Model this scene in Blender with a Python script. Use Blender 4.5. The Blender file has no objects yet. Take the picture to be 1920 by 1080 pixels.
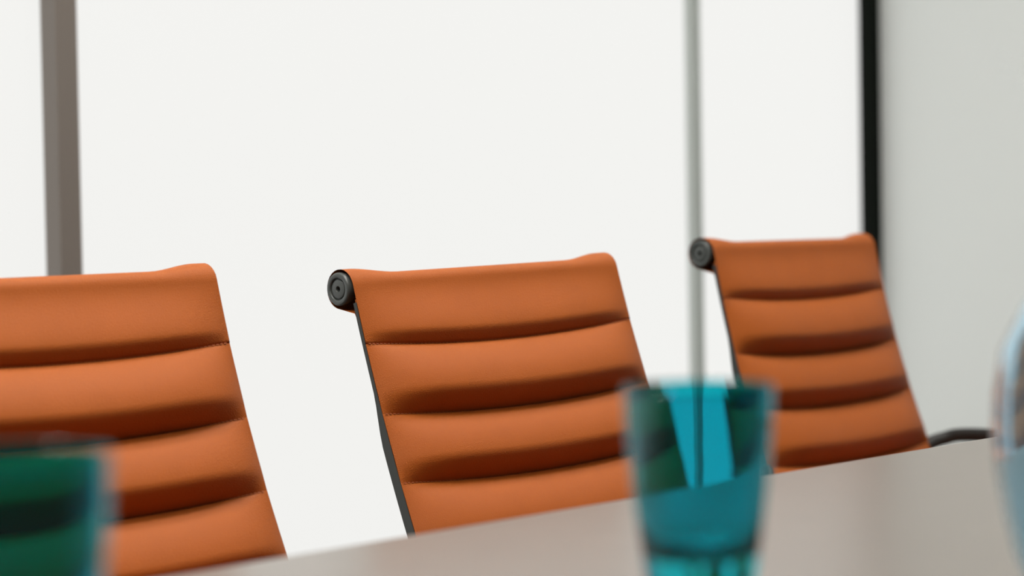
import bpy, math, random
from mathutils import Vector, Matrix

random.seed(7)
scene = bpy.context.scene
C = scene.collection

# ------------------------------------------------------------------ camera
TABLE_Z = 0.73
CAM_Z = 1.01
yaw, pitch, roll = math.radians(40.937), math.radians(2.076), math.radians(-0.982)
cam_data = bpy.data.cameras.new('camera')
cam = bpy.data.objects.new('camera', cam_data)
C.objects.link(cam)
d = Vector((math.cos(yaw) * math.cos(pitch), math.sin(yaw) * math.cos(pitch), -math.sin(pitch)))
r0 = Vector((math.sin(yaw), -math.cos(yaw), 0))
u0 = r0.cross(d)
r = r0 * math.cos(roll) + u0 * math.sin(roll)
u = u0 * math.cos(roll) - r0 * math.sin(roll)
M = Matrix((r, u, -d)).transposed().to_4x4()
M.translation = Vector((0, 0, CAM_Z))
cam.matrix_world = M
cam_data.sensor_width = 36
cam_data.lens = 4533 / 1920 * 36
cam_data.clip_start = 0.02
cam_data.dof.use_dof = True
cam_data.dof.focus_distance = 2.80
cam_data.dof.aperture_fstop = 3.3
scene.camera = cam

# ------------------------------------------------------------------ world, exposure, large lights
world = bpy.data.worlds.new('world')
scene.world = world
world.use_nodes = True
bg = world.node_tree.nodes.get('Background') or world.node_tree.nodes.new('ShaderNodeBackground')
bg.inputs[0].default_value = (0.93, 0.96, 1.0, 1)
bg.inputs[1].default_value = 0.9
scene.view_settings.view_transform = 'Standard'
scene.view_settings.look = 'None'
scene.view_settings.exposure = 0.0
scene.view_settings.gamma = 1.0
scene.view_settings.use_curve_mapping = False
WINDOW_L = 0.86
PANEL_L = 18.5
SPOT_L = 600.0
scene.cycles.sample_clamp_indirect = 20


# ------------------------------------------------------------------ materials
def mat(name, color, rough=0.5, metal=0.0, **kw):
    m = bpy.data.materials.new(name)
    m.use_nodes = True
    nt = m.node_tree
    b = nt.nodes['Principled BSDF']
    b.inputs['Base Color'].default_value = (*color, 1)
    b.inputs['Roughness'].default_value = rough
    b.inputs['Metallic'].default_value = metal
    for k, v in kw.items():
        b.inputs[k].default_value = v
    return m


def add_bump(m, scale, strength, dist, kind='noise', detail=4.0, tint=0.0):
    nt = m.node_tree
    b = nt.nodes['Principled BSDF']
    tc = nt.nodes.new('ShaderNodeTexCoord')
    if kind == 'voronoi':
        t = nt.nodes.new('ShaderNodeTexVoronoi')
        t.feature = 'DISTANCE_TO_EDGE'
        out = t.outputs['Distance']
    else:
        t = nt.nodes.new('ShaderNodeTexNoise')
        t.inputs['Detail'].default_value = detail
        out = t.outputs[0]
    t.inputs['Scale'].default_value = scale
    nt.links.new(tc.outputs['Object'], t.inputs['Vector'])
    bp = nt.nodes.new('ShaderNodeBump')
    bp.inputs['Strength'].default_value = strength
    bp.inputs['Distance'].default_value = dist
    nt.links.new(out, bp.inputs['Height'])
    nt.links.new(bp.outputs[0], b.inputs['Normal'])
    if tint:
        n2 = nt.nodes.new('ShaderNodeTexNoise')
        n2.inputs['Scale'].default_value = scale * 0.05
        n2.inputs['Detail'].default_value = 6
        nt.links.new(tc.outputs['Object'], n2.inputs['Vector'])
        mx = nt.nodes.new('ShaderNodeMix')
        mx.data_type = 'RGBA'
        c = b.inputs['Base Color'].default_value
        mx.inputs[6].default_value = (*[x * (1 - tint) for x in c[:3]], 1)
        mx.inputs[7].default_value = (*[min(1, x * (1 + tint)) for x in c[:3]], 1)
        nt.links.new(n2.outputs[0], mx.inputs[0])
        nt.links.new(mx.outputs[2], b.inputs['Base Color'])
    return m


M_leather = add_bump(mat('orange_leather', (0.37, 0.091, 0.0118), 0.58), 430, 0.55, 0.0009, 'voronoi', tint=0.06)
M_leather.node_tree.nodes['Principled BSDF'].inputs['Specular IOR Level'].default_value = 0.24
M_thread = mat('orange_thread', (0.34, 0.09, 0.025), 0.8)
M_rail = mat('graphite_aluminium', (0.035, 0.038, 0.034), 0.42, 0.3)
M_cap = mat('graphite_cap', (0.062, 0.070, 0.066), 0.36, 0.1)
M_black = mat('black_plastic', (0.008, 0.009, 0.008), 0.5)
M_chrome = mat('polished_aluminium', (0.75, 0.75, 0.74), 0.18, 1.0)
M_table = add_bump(mat('taupe_laminate', (0.170, 0.150, 0.130), 0.28), 380, 0.05, 0.0005, tint=0.07)
M_tleg = mat('dark_table_leg', (0.05, 0.05, 0.05), 0.45, 0.4)
M_wall = add_bump(mat('grey_painted_wall', (0.79, 0.83, 0.815), 0.75), 160, 0.08, 0.001)
M_darkwall = add_bump(mat('taupe_panel_wall', (0.10, 0.09, 0.08), 0.7), 60, 0.05, 0.001, tint=0.1)
M_ceil = add_bump(mat('white_ceiling', (0.78, 0.78, 0.76), 0.9), 200, 0.05, 0.001)
M_carpet = add_bump(mat('grey_carpet', (0.16, 0.155, 0.15), 0.95), 400, 0.6, 0.004, tint=0.25)
M_mull = mat('warm_grey_mullion', (0.20, 0.175, 0.155), 0.5, 0.2)
M_mull2 = mat('flare_lightened_mullion', (0.50, 0.54, 0.52), 0.45, 0.2)  # lighter grey: the veil of window flare is put into the colour
M_post = mat('black_corner_post', (0.004, 0.006, 0.004), 0.8)
M_post.node_tree.nodes['Principled BSDF'].inputs['Specular IOR Level'].default_value = 0.1
M_rim = mat('white_luminaire_frame', (0.8, 0.8, 0.8), 0.4)


def emitter(name, color, strength):
    m = mat(name, (0.9, 0.9, 0.9), 0.6)
    b = m.node_tree.nodes['Principled BSDF']
    b.inputs['Emission Color'].default_value = (*color, 1)
    b.inputs['Emission Strength'].default_value = strength
    return m


M_pane = emitter('daylit_frosted_glass', (1.0, 1.0, 0.975), WINDOW_L)
M_pane.node_tree.nodes['Principled BSDF'].inputs['Base Color'].default_value = (0.02, 0.02, 0.02, 1)
M_panel = emitter('luminous_diffuser', (1.0, 0.96, 0.91), PANEL_L)
M_spot = emitter('luminous_lens', (1.0, 0.94, 0.86), SPOT_L)


def glass(name, color, rough=0.0, ior=1.46):
    m = bpy.data.materials.new(name)
    m.use_nodes = True
    nt = m.node_tree
    b = nt.nodes['Principled BSDF']
    b.inputs['Base Color'].default_value = (*color, 1)
    b.inputs['Roughness'].default_value = rough
    b.inputs['IOR'].default_value = ior
    b.inputs['Transmission Weight'].default_value = 1.0
    return m


M_teal = glass('teal_glass', (0.006, 0.59, 0.70), 0.0)
M_blue = glass('pale_blue_glass', (0.58, 0.80, 0.91), 0.0)


# ------------------------------------------------------------------ mesh helpers
def obj(name, verts, faces, m, parent=None, smooth=False, bevel=0.0, sharp=None):
    me = bpy.data.meshes.new(name)
    me.from_pydata([tuple(v) for v in verts], [], faces)
    me.validate()
    me.update()
    if smooth:
        me.polygons.foreach_set('use_smooth', [True] * len(me.polygons))
        if sharp is not None:
            me.set_sharp_from_angle(angle=math.radians(sharp))
    me.materials.append(m)
    o = bpy.data.objects.new(name, me)
    C.objects.link(o)
    if parent is not None:
        o.parent = parent
    if bevel:
        bv = o.modifiers.new('bevel', 'BEVEL')
        bv.width = bevel
        bv.segments = 3
        bv.limit_method = 'ANGLE'
    return o


def empty(name, loc=(0, 0, 0), rz=0.0, parent=None):
    o = bpy.data.objects.new(name, None)
    o.empty_display_size = 0.05
    o.location = loc
    o.rotation_euler = (0, 0, rz)
    C.objects.link(o)
    if parent is not None:
        o.parent = parent
    return o


def tag(o, label=None, cat=None, group=None, kind=None):
    if label:
        o['label'] = label
    if cat:
        o['category'] = cat
    if group:
        o['group'] = group
    if kind:
        o['kind'] = kind
    return o


def box(x0, x1, y0, y1, z0, z1):
    v = [(x, y, z) for x in (x0, x1) for y in (y0, y1) for z in (z0, z1)]
    f = [(0, 1, 3, 2), (4, 6, 7, 5), (0, 4, 5, 1), (2, 3, 7, 6), (0, 2, 6, 4), (1, 5, 7, 3)]
    return v, f


def boxo(name, b, m, parent=None, bevel=0.0):
    v, f = box(*b)
    return obj(name, v, f, m, parent, bevel=bevel)


def lathe(profile, n=48, axis='z', center=(0, 0, 0), sgn=1.0):
    """profile: list of (t, r); t along the axis. r==0 collapses to a pole."""
    v, f, rings = [], [], []
    cx, cy, cz = center
    for t, rr in profile:
        if rr <= 1e-9:
            p = (0, 0, t) if axis == 'z' else (sgn * t, 0, 0)
            v.append((p[0] + cx, p[1] + cy, p[2] + cz))
            rings.append([len(v) - 1])
        else:
            ring = []
            for k in range(n):
                a = 2 * math.pi * k / n
                if axis == 'z':
                    p = (rr * math.cos(a), rr * math.sin(a), t)
                else:
                    p = (sgn * t, rr * math.cos(a), rr * math.sin(a) * sgn)
                v.append((p[0] + cx, p[1] + cy, p[2] + cz))
                ring.append(len(v) - 1)
            rings.append(ring)
    for a, b in zip(rings, rings[1:]):
        if len(a) == 1 and len(b) == 1:
            continue
        for k in range(n):
            k2 = (k + 1) % n
            if len(a) == 1:
                f.append((a[0], b[k2], b[k]))
            elif len(b) == 1:
                f.append((a[k], a[k2], b[0]))
            else:
                f.append((a[k], a[k2], b[k2], b[k]))
    return v, f


def sweep(path, width, height, up=(0, 0, 1), n=10, power=3.0):
    """closed tube with a rounded-rectangle section along a list of points"""
    P = [Vector(p) for p in path]
    v, f = [], []
    for i, p in enumerate(P):
        t = (P[min(i + 1, len(P) - 1)] - P[max(i - 1, 0)]).normalized()
        side = t.cross(Vector(up))
        if side.length < 1e-4:
            side = Vector((1, 0, 0))
        side.normalize()
        nn = side.cross(t).normalized()
        w = width[i] if isinstance(width, (list, tuple)) else width
        h = height[i] if isinstance(height, (list, tuple)) else height
        for k in range(n):
            a = 2 * math.pi * (k + 0.5) / n
            ca, sa = math.cos(a), math.sin(a)
            q = (abs(ca) ** power + abs(sa) ** power) ** (-1 / power)
            v.append(p + side * (ca * q * w / 2) + nn * (sa * q * h / 2))
    for i in range(len(P) - 1):
        for k in range(n):
            k2 = (k + 1) % n
            f.append((i * n + k, i * n + k2, (i + 1) * n + k2, (i + 1) * n + k))
    f.append(tuple(range(n))[::-1])
    f.append(tuple((len(P) - 1) * n + k for k in range(n)))
    return v, f


def catmull(pts, per=8):
    P = [Vector(p) for p in pts]
    P = [P[0] * 2 - P[1]] + P + [P[-1] * 2 - P[-2]]
    out = []
    for i in range(1, len(P) - 2):
        for k in range(per):
            t = k / per
            a, b, c, e = P[i - 1], P[i], P[i + 1], P[i + 2]
            out.append(0.5 * ((2 * b) + (c - a) * t + (2 * a - 5 * b + 4 * c - e) * t * t + (3 * b - a - 3 * c + e) * t ** 3))
    out.append(P[-2])
    return out


# ------------------------------------------------------------------ the room
WX0, WX1, WY0, WY1, WZ = -2.6, 4.885, -2.4, 3.10, 2.70
tag(boxo('floor', (WX0 - .1, WX1 + .1, WY0 - .1, WY1 + .15, -0.1, 0), M_carpet), kind='structure')
tag(boxo('ceiling', (WX0 - .1, WX1 + .1, WY0 - .1, WY1 + .15, WZ, WZ + 0.1), M_ceil), kind='structure')
tag(boxo('wall_right', (WX1, WX1 + 0.1, WY0 - .1, WY1 + .15, 0, WZ), M_wall), kind='structure')
tag(boxo('wall_left', (WX0 - 0.1, WX0, WY0 - .1, WY1 + .15, 0, WZ), M_darkwall), kind='structure')
tag(boxo('wall_front', (WX0, WX1, WY0 - 0.1, WY0, 0, WZ), M_darkwall), kind='structure')
tag(boxo('baseboard_right', (WX1 - 0.012, WX1, WY0, WY1 - .05, 0, 0.08), M_mull, bevel=0.003), kind='structure')

# window wall: mullions at XM, frosted panes lit by the day behind them
XM = [(-2.555, .045, .045, M_mull), (-0.93, .042, .045, M_mull), (0.76, .042, .045, M_mull), (2.465, .044, .030, M_mull),
      (4.176, .034, .010, M_mull2), (4.862, .042, .024, M_post)]
for i, (xm, a, b, m) in enumerate(XM):
    tag(boxo('trim_%d' % (i + 1), (xm - a / 2, xm + a / 2, WY1 - b, WY1 + 0.05, 0.0, WZ), m, bevel=0.002), kind='structure')
for i in range(5):
    xa = XM[i][0] + XM[i][1] / 2
    xb = XM[i + 1][0] - XM[i + 1][1] / 2
    w = tag(empty('window_%d' % (i + 1), ((xa + xb) / 2, WY1, 0)), kind='structure')
    h = (xb - xa) / 2
    boxo('pane', (-h, h, 0.008, 0.020, 0.06, WZ - 0.05), M_pane, w)
    boxo('frame_rail', (-h, h, -0.012, 0.040, 0.0, 0.06), m if i == 4 else XM[i][3], w, bevel=0.002)
    boxo('frame_rail', (-h, h, -0.012, 0.040, WZ - 0.05, WZ), XM[i][3], w, bevel=0.002)

# ------------------------------------------------------------------ ceiling lights
for k, (px, py, lab) in enumerate([(0.1, 1.55, 'long white ceiling light panel above the near end of the table'),
                                   (1.75, 1.55, 'long white ceiling light panel above the middle of the table'),
                                   (3.4, 1.55, 'long white ceiling light panel above the far end of the table')]):
    t = tag(empty('ceiling_light', (px, py, WZ)), lab, 'ceiling light', 'ceiling light panels over the table')
    for (a, b, c, e) in ((-.62, .62, -.17, -.15), (-.62, .62, .15, .17), (-.62, -.60, -.15, .15), (.60, .62, -.15, .15)):
        boxo('frame', (a, b, c, e, -0.025, 0), M_rim, t)
    boxo('diffuser', (-.60, .60, -.15, .15, -0.018, -0.002), M_panel, t)
for k, (px, py, lab) in enumerate([(0.35, 1.95, 'small round downlight nearest the camera, on the window side of the ceiling'),
                                   (1.5, 1.95, 'small round downlight over the nearest orange chair'),
                                   (2.65, 1.95, 'small round downlight over the gap between the two farther orange chairs'),
                                   (0.66, 0.88, 'small round downlight straight above the teal glass at lower left'),
                                   (1.16, 0.88, 'small round downlight straight above the teal glass at centre right')]):
    t = tag(empty('downlight', (px, py, WZ)), lab, 'downlight', 'round ceiling downlights')
    v, f = lathe([(0, .055), (-.006, .055), (-.006, .040), (0, .040)], 32)
    obj('trim_ring', v, f, M_rim, t, smooth=True, sharp=30)
    v, f = lathe([(-.001, 0), (-.001, .039), (-.003, .039), (-.003, 0)], 32)
    obj('lens', v, f, M_spot, t)

# ------------------------------------------------------------------ table
EDGE_Y = 1.3935
TX0, TX1, TY0 = -1.15, 3.55, -0.02
tb = tag(empty('conference_table', ((TX0 + TX1) / 2, (TY0 + EDGE_Y) / 2, 0)),
         'long taupe grey conference table with a smooth satin top', 'table')
hx, hy = (TX1 - TX0) / 2, (EDGE_Y - TY0) / 2
boxo('tabletop', (-hx, hx, -hy, hy, TABLE_Z - 0.028, TABLE_Z), M_table, tb, bevel=0.0015)
for sx in (-1, 1):
    x = sx * (hx - 0.75)
    boxo('pedestal', (x - .06, x + .06, -.32, .32, 0.02, TABLE_Z - 0.068), M_tleg, tb, bevel=0.006)
    boxo('foot', (x - .11, x + .11, -.50, .50, 0, 0.022), M_tleg, tb, bevel=0.004)
boxo('apron', (-hx + .45, hx - .45, -.12, .12, TABLE_Z - 0.068, TABLE_Z - 0.028), M_tleg, tb, bevel=0.003)

# ------------------------------------------------------------------ chairs
TH0, KAP = math.radians(14.18), 0.4845
W0, W1, W2 = 0.4622, 0.0030, 0.0471
SEAMS = [0.0727, 0.1585, 0.2424, 0.3329, 0.418, 0.500, 0.585, 0.670, 0.755, 0.840, 0.925]
S_END = 0.972
BACK_END = 0.415
SAG = 0.0105


def sstep(a, b, x):
    t = max(0.0, min(1.0, (x - a) / (b - a)))
    return t * t * (3 - 2 * t)


class Sling:
    """profile of the back and seat: arc length s from the roller down, over the bend and along the seat"""

    def __init__(self, rec, z):
        self.ds = 0.002
        y, zz = 0.0, z
        self.tab = []
        n = int(1.05 / self.ds)
        for i in range(n):
            s = i * self.ds
            th = TH0 + rec + KAP * min(s, 0.40)
            th = th + (math.radians(94) - th) * sstep(0.385, 0.56, s)
            th = th - math.radians(45) * sstep(0.88, 1.02, s)
            self.tab.append((y, zz, th))
            y += math.sin(th) * self.ds
            zz -= math.cos(th) * self.ds

    def at(self, s):
        k = max(0.0, min(s / self.ds, len(self.tab) - 2))
        i = int(k)
        t = k - i
        a, b = self.tab[i], self.tab[i + 1]
        y, z, th = (a[j] + (b[j] - a[j]) * t for j in range(3))
        return y, z, th

    def pt(self, x, s, n):
        """x lateral, s along the sling, n out of the front face; forward is -Y"""
        y, z, th = self.at(s)
        if s < 0:
            y += math.sin(th) * s
            z -= math.cos(th) * s
        return Vector((x, -(y + n * math.cos(th)), z + n * math.sin(th)))


def half_w(s):
    s = max(0, min(s, 0.5))
    return W0 / 2 + W1 * s + W2 * s * s


def grid_faces(nu, nv, off=0, flip=False):
    f = []
    for j in range(nv - 1):
        for i in range(nu - 1):
            q = (off + j * nu + i, off + j * nu + i + 1, off + (j + 1) * nu + i + 1, off + (j + 1) * nu + i)
            f.append(q[::-1] if flip else q)
    return f


def make_chair(x, y, z, yawdeg, recdeg, tilt, label, near_arm=0.0):
    SL = Sling(math.radians(recdeg), z)
    # base centre lies under the middle of the seat
    OFF = -SL.at(0.70)[0]           # local y of the base centre relative to the roller line
    a = math.radians(yawdeg)
    root = tag(empty('office_chair', (x - math.sin(a) * OFF * 1.0, y + math.cos(a) * OFF, 0), a), label, 'chair',
               'orange leather chairs along the far side of the table')

    def P(xx, s, n):
        q = SL.pt(xx, s, n)
        return Vector((q.x, q.y - OFF, q.z + xx * tilt))

    NU = 49
    US = [math.sin((-1 + 2 * i / (NU - 1)) * math.pi / 2 * 0.86) / math.sin(math.pi / 2 * 0.86) for i in range(NU)]

    def edge(u):
        return 0.02 + 0.98 * (1 - abs(u) ** 5.5)

    def prof(v, v0=0.72):
        if v < v0:
            return math.sin(math.pi / 2 * v / v0) ** 0.70
        return max(0.0, 1 - ((v - v0) / (1 - v0)) ** 1.45)

    def topprof(v):
        if v < 0.80:
            return sstep(0.02, 0.84, v) / sstep(0.02, 0.84, 0.80)
        return max(0.0, 1 - ((v - 0.80) / 0.20) ** 1.5)

    # backing slings
    def backing(name, s0, s1):
        nv = 28
        vf, vb = [], []
        for j in range(nv):
            s = s0 + (s1 - s0) * j / (nv - 1)
            for uu in (-1, -0.5, 0, 0.5, 1):
                w = half_w(s) - 0.0025
                vf.append(P(uu * w, s, -0.0012))
                vb.append(P(uu * w, s, -0.0050))
        nu, n = 5, 5 * nv
        f = grid_faces(nu, nv, 0) + grid_faces(nu, nv, n, True)
        for j in range(nv - 1):
            p, q = j * nu, (j + 1) * nu
            f.append((p, q, q + n, p + n))
            f.append((p + nu - 1, p + nu - 1 + n, q + nu - 1 + n, q + nu - 1))
        for i in range(nu - 1):
            f.append((i, i + n, i + 1 + n, i + 1))
            e = (nv - 1) * nu
            f.append((e + i, e + i + 1, e + i + 1 + n, e + i + n))
        return obj(name, vf + vb, f, M_leather, root, smooth=True, sharp=40)

    backrest = backing('backrest', 0.018, 0.44)
    seat = backing('seat', 0.44, S_END)

    def seam_s(s, u):
        k = 1.0 if s < 0.42 else max(0.0, 1 - (s - 0.42) / 0.1)
        return s + SAG * k * (1 - u * u)

    # top rib with the wrap over the roller
    RR = 0.0235
    rows = []
    wrap = [('t', 0.046), ('t', 0.034)] + [('c', math.radians(p)) for p in range(238, -1, -14)]
    for kind, val in wrap:
        row = []
        for uu in US:
            rr = RR - 0.0088 * (1 - sstep(0.64, 0.95, abs(uu)))
            w = half_w(0)
            rr2 = rr
            if kind == 't':
                row.append(P(uu * w, val, -0.0048 - (0.003 if val < .04 else 0)))
            else:
                row.append(P(uu * w, -rr2 * math.sin(val) + 0.0, -rr + rr2 * math.cos(val)))
        rows.append(row)
    NV = 22
    for j in range(1, NV + 1):
        v = j / NV
        row = []
        for uu in US:
            s = v * seam_s(SEAMS[0], uu)
            w = half_w(s)
            row.append(P(uu * w, s, 0.0125 * topprof(v) * edge(uu)))
        rows.append(row)
    rows.append([p + (P(0, .05, -.003) - P(0, .05, 0)) for p in rows[-1]])
    vs = [p for row in rows for p in row]
    obj('rib', vs, grid_faces(NU, len(rows), 0), M_leather, backrest, smooth=True)

    # the other ribs, back then seat
    edges_s = SEAMS + [S_END]
    NVR = 20
    for i in range(len(edges_s) - 1):
        sa, sb = edges_s[i], edges_s[i + 1]
        par = backrest if sb < 0.45 else seat
        hh = 0.0285 if sb < 0.45 else 0.013
        vs = []
        for j in range(NVR + 1):
            v = 0.5 - 0.5 * math.cos(math.pi * j / NVR)
            for uu in US:
                s = seam_s(sa, uu) + v * (seam_s(sb, uu) - seam_s(sa, uu))
                vs.append(P(uu * half_w(s), s, -0.0005 + hh * prof(v) * edge(uu)))
        obj('rib', vs, grid_faces(NU, NVR + 1), M_leather, par, smooth=True)
        # stitching along the seam at the top of this rib
        if sb < 0.45:
            sv, sf = [], []
            n = 78
            for k in range(n):
                ua = -0.985 + 1.97 * k / n
                ub = ua + 1.97 / n * 0.62
                b0 = len(sv)
                for uu in (ua, ub):
                    s = seam_s(sa, uu)
                    w = half_w(s)
                    sv += [P(uu * w, s - 0.0006, 0.0004), P(uu * w, s - 0.0006, 0.0012), P(uu * w, s + 0.0004, 0.0012), P(uu * w, s + 0.0004, 0.0004)]
                sf += [tuple(b0 + q for q in fc) for fc in ((0, 1, 2, 3), (7, 6, 5, 4), (0, 4, 5, 1), (1, 5, 6, 2), (2, 6, 7, 3))]
            tag(obj('stitching', sv, sf, M_thread, par), kind='stuff')

    # roller tube and its end caps
    cy = P(0, 0, -RR)
    hw = half_w(0) - 0.006
    v, f = lathe([(-hw, 0), (-hw, .0125), (hw, .0125), (hw, 0)], 24, 'x', cy)
    obj('roller', v, f, M_rail, root, smooth=True, sharp=40)
    for sg in (-1, 1):
        cpt = (sg * (hw - 0.0030), cy.y, cy.z + sg * hw * tilt)
        v, f = lathe([(0, 0), (0, .0185), (.0085, .0198), (.0115, .0196), (.0132, .0186), (.0136, .0175), (.0136, .0140), (.0130, .0134),
                      (.0104, .0129), (.0104, .0118), (.0122, .0113), (.0126, .0106), (.0126, .0038), (.0120, .0033), (.005, .0032), (.005, 0)],
                     48, 'x', cpt, sg)
        cp = obj('roller_cap', v, f, M_cap, root, smooth=True, sharp=50)
        v, f = lathe([(.0052, 0), (.0052, .0031), (.0066, .0028), (.0066, 0)], 16, 'x', cpt, sg)
        obj('screw', v, f, M_black, cp)

    # side rails
    for sg in (-1, 1):
        vs = []
        ns = 60
        for k in range(ns + 1):
            s = 0.022 + (S_END - 0.022 - 0.01) * k / ns
            th = 0.0068 + 0.0080 * sstep(0.125, 0.20, s) + 0.006 * sstep(0.3, 0.5, s)
            w = half_w(s)
            for (xx, n) in ((w - 0.0003, -0.0012), (w - 0.0003, -th), (w - 0.016, -th), (w - 0.016, -0.0052), (w - 0.0022, -0.0052)):
                vs.append(P(sg * xx, s, n))
        f = []
        for k in range(ns):
            for q in range(5):
                q2 = (q + 1) % 5
                fc = (k * 5 + q, k * 5 + q2, (k + 1) * 5 + q2, (k + 1) * 5 + q)
                f.append(fc if sg > 0 else fc[::-1])
        f.append((0, 1, 2, 3, 4))
        f.append(tuple(ns * 5 + q for q in (4, 3, 2, 1, 0)))
        obj('side_rail', vs, f, M_rail, root)

    # arms
    for sg in (-1, 1):
        A = P(0, 0.345, -0.008)
        B = P(0, 0.70, -0.010)
        top = z - 0.310 + (near_arm if sg < 0 else 0)
        w = half_w(0.35)
        pts = [(sg * (w - 0.006), A.y + 0.004, A.z), (sg * (w + 0.004), A.y - 0.004, A.z + 0.010), (sg * (w + 0.018), A.y - 0.022, top - 0.006),
               (sg * (w + 0.024), A.y - 0.050, top), (sg * (w + 0.026), A.y - 0.13, top + 0.001), (sg * (w + 0.026), A.y - 0.20, top - 0.004),
               (sg * (w + 0.024), A.y - 0.25, top - 0.026), (sg * (w + 0.018), A.y - 0.265, top - 0.065), (sg * (w + 0.006), A.y - 0.262, B.z + 0.02),
               (sg * (w - 0.004), A.y - 0.255, B.z)]
        path = catmull(pts, 6)
        v, f = sweep(path, 0.022, 0.015, up=(1, 0, 0.0), n=12)
        obj('armrest', v, f, M_black, root, smooth=True, sharp=60)

    # spreaders between the rails, column and five star base
    for s in (0.36, 0.60, 0.82):
        pm = P(0, s, -0.016)
        w = half_w(s) - 0.012
        v, f = sweep([(-w, pm.y, pm.z), (-w * .4, pm.y + .002, pm.z - .012), (w * .4, pm.y + .002, pm.z - .012), (w, pm.y, pm.z)], 0.030, 0.012, n=12)
        obj('spreader', v, f, M_chrome, root, smooth=True, sharp=60)
    zs = P(0, 0.70, -0.03).z
    boxo('tilt_mechanism', (-.06, .06, -.13, .13, zs - 0.045, zs - 0.002), M_black, root, bevel=0.008)
    v, f = lathe([(0.085, 0), (0.085, .030), (0.26, .026), (0.262, .016), (zs - 0.044, .015), (zs - 0.044, 0)], 32)
    obj('column', v, f, M_chrome, root, smooth=True, sharp=40)
    base = obj('star_base', *lathe([(0.062, 0), (0.062, .038), (0.075, .042), (0.100, .036), (0.104, .028), (0.104, 0)], 32), M_chrome, root, smooth=True, sharp=40)
    for k in range(5):
        an = 2 * math.pi * k / 5 + 0.3
        ca, sa = math.cos(an), math.sin(an)
        pth = [(ca * q, sa * q, zz) for q, zz in ((0.02, .085), (.10, .083), (.20, .076), (.30, .068), (.315, .066))]
        v, f = sweep(pth, [.046, .042, .034, .028, .020], [.034, .030, .022, .018, .014], n=12)
        obj('base_leg', v, f, M_chrome, root, smooth=True, sharp=60)
        cx, cyy = ca * .30, sa * .30
        v, f = lathe([(0.030, 0), (0.030, .009), (0.0625, .009), (0.0625, 0)], 16, 'z', (cx, cyy, 0))
        cs = obj('caster', v, f, M_black, root, smooth=True, sharp=40)
        for sg in (-1, 1):
            prf = [(0.004, 0), (0.004, .026), (0.008, .0275), (0.018, .0275), (0.022, .024), (0.022, 0)]
            v, f = lathe(prf, 24, 'x', (0, 0, 0), sg)
            rot = Matrix.Rotation(an + 0.9 + k, 3, 'Z')
            v = [rot @ Vector(p) + Vector((cx, cyy, 0.0275)) for p in v]
            obj('wheel', v, f, M_black, cs, smooth=True, sharp=40)
    return root


make_chair(1.584, 2.017, 0.928, -2.2, 0.1, 0.001, 'orange leather chair cut off by the left edge, behind the blurred teal glass')
make_chair(2.249, 1.983, 0.919, -3.6, 1.9, 0.0162, 'orange leather chair in sharp focus in the middle, between the two other chairs')
make_chair(3.152, 2.140, 0.929, 1.4, -2.4, -0.006, 'orange leather chair farthest right, in front of the grey wall', near_arm=-0.024)


# ------------------------------------------------------------------ glassware
def ray(px, py, dist):
    """point in the room at a distance along the view axis (used to read positions off the photograph)"""
    return Vector((0, 0, CAM_Z)) + (d + r * ((px - 960) / 4533) + u * ((540 - py) / 4533)) * dist


def tumbler(px, rim_py, depth, label):
    c = ray(px, rim_py, depth)
    H, R1 = 0.168, 0.0452
    t = tag(empty('drinking_glass', (c.x, c.y, TABLE_Z)), label, 'glass', 'teal drinking glasses on the table')
    # outer wall, rim, inner wall, thick base
    out = [(0.0, 0.0), (0.0, .0240), (.0012, .0256), (.004, .0264)]
    outer = [(.021, .0288), (.042, .0318), (.063, .0348), (.084, .0377), (.105, .0403), (.126, .0425), (.147, .0441), (.160, R1 - .0006), (.164, R1 - .0003), (.1660, R1 - .0002), (.1667, R1 - .0002)]
    rim = [(.1672, R1 - .0004), (.1680, R1 - .0011), (.1672, R1 - .0018)]
    inner = [(zz, rr - .0019) for zz, rr in outer[::-1] if zz > 0.09]
    base = [(.090, .0366), (.082, .0350), (.075, .0325), (.069, .028), (.0655, .021), (.0635, .011), (.063, 0)]
    v, f = lathe(out + outer + rim + inner + base, 72)
    # the profile runs outside up and inside down: flip nothing, normals point out of the glass
    obj('bowl', v, f, M_teal, t, smooth=True, sharp=60)
    return t


tumbler(1309, 722, 1.442, 'teal glass tumbler standing in front of the middle and right chairs')
tumbler(22, 850, 1.106, 'very blurred teal glass tumbler cut off at the lower left corner')

cc = ray(2052, 780, 1.67)
cf = tag(empty('carafe', (cc.x, cc.y, TABLE_Z)), 'pale blue rounded glass carafe cut off at the right edge', 'carafe')
outer = [(0, 0), (0, .036), (.002, .041), (.013, .050), (.028, .0562), (.057, .0634), (.085, .0685), (.113, .0700), (.142, .0688), (.172, .0634), (.200, .0490),
         (.220, .0350), (.236, .0270), (.255, .0245), (.280, .0262), (.296, .0300)]
T = 0.0070
inner = [(zz, max(rr - T, 0)) for zz, rr in outer[::-1] if zz > 0.004]
v, f = lathe(outer + [(.299, .0298), (.300, .0285), (.299, .0272)] + inner + [(.008, .040), (.006, .030), (.006, 0)], 72)
obj('body', v, f, M_blue, cf, smooth=True, sharp=60)
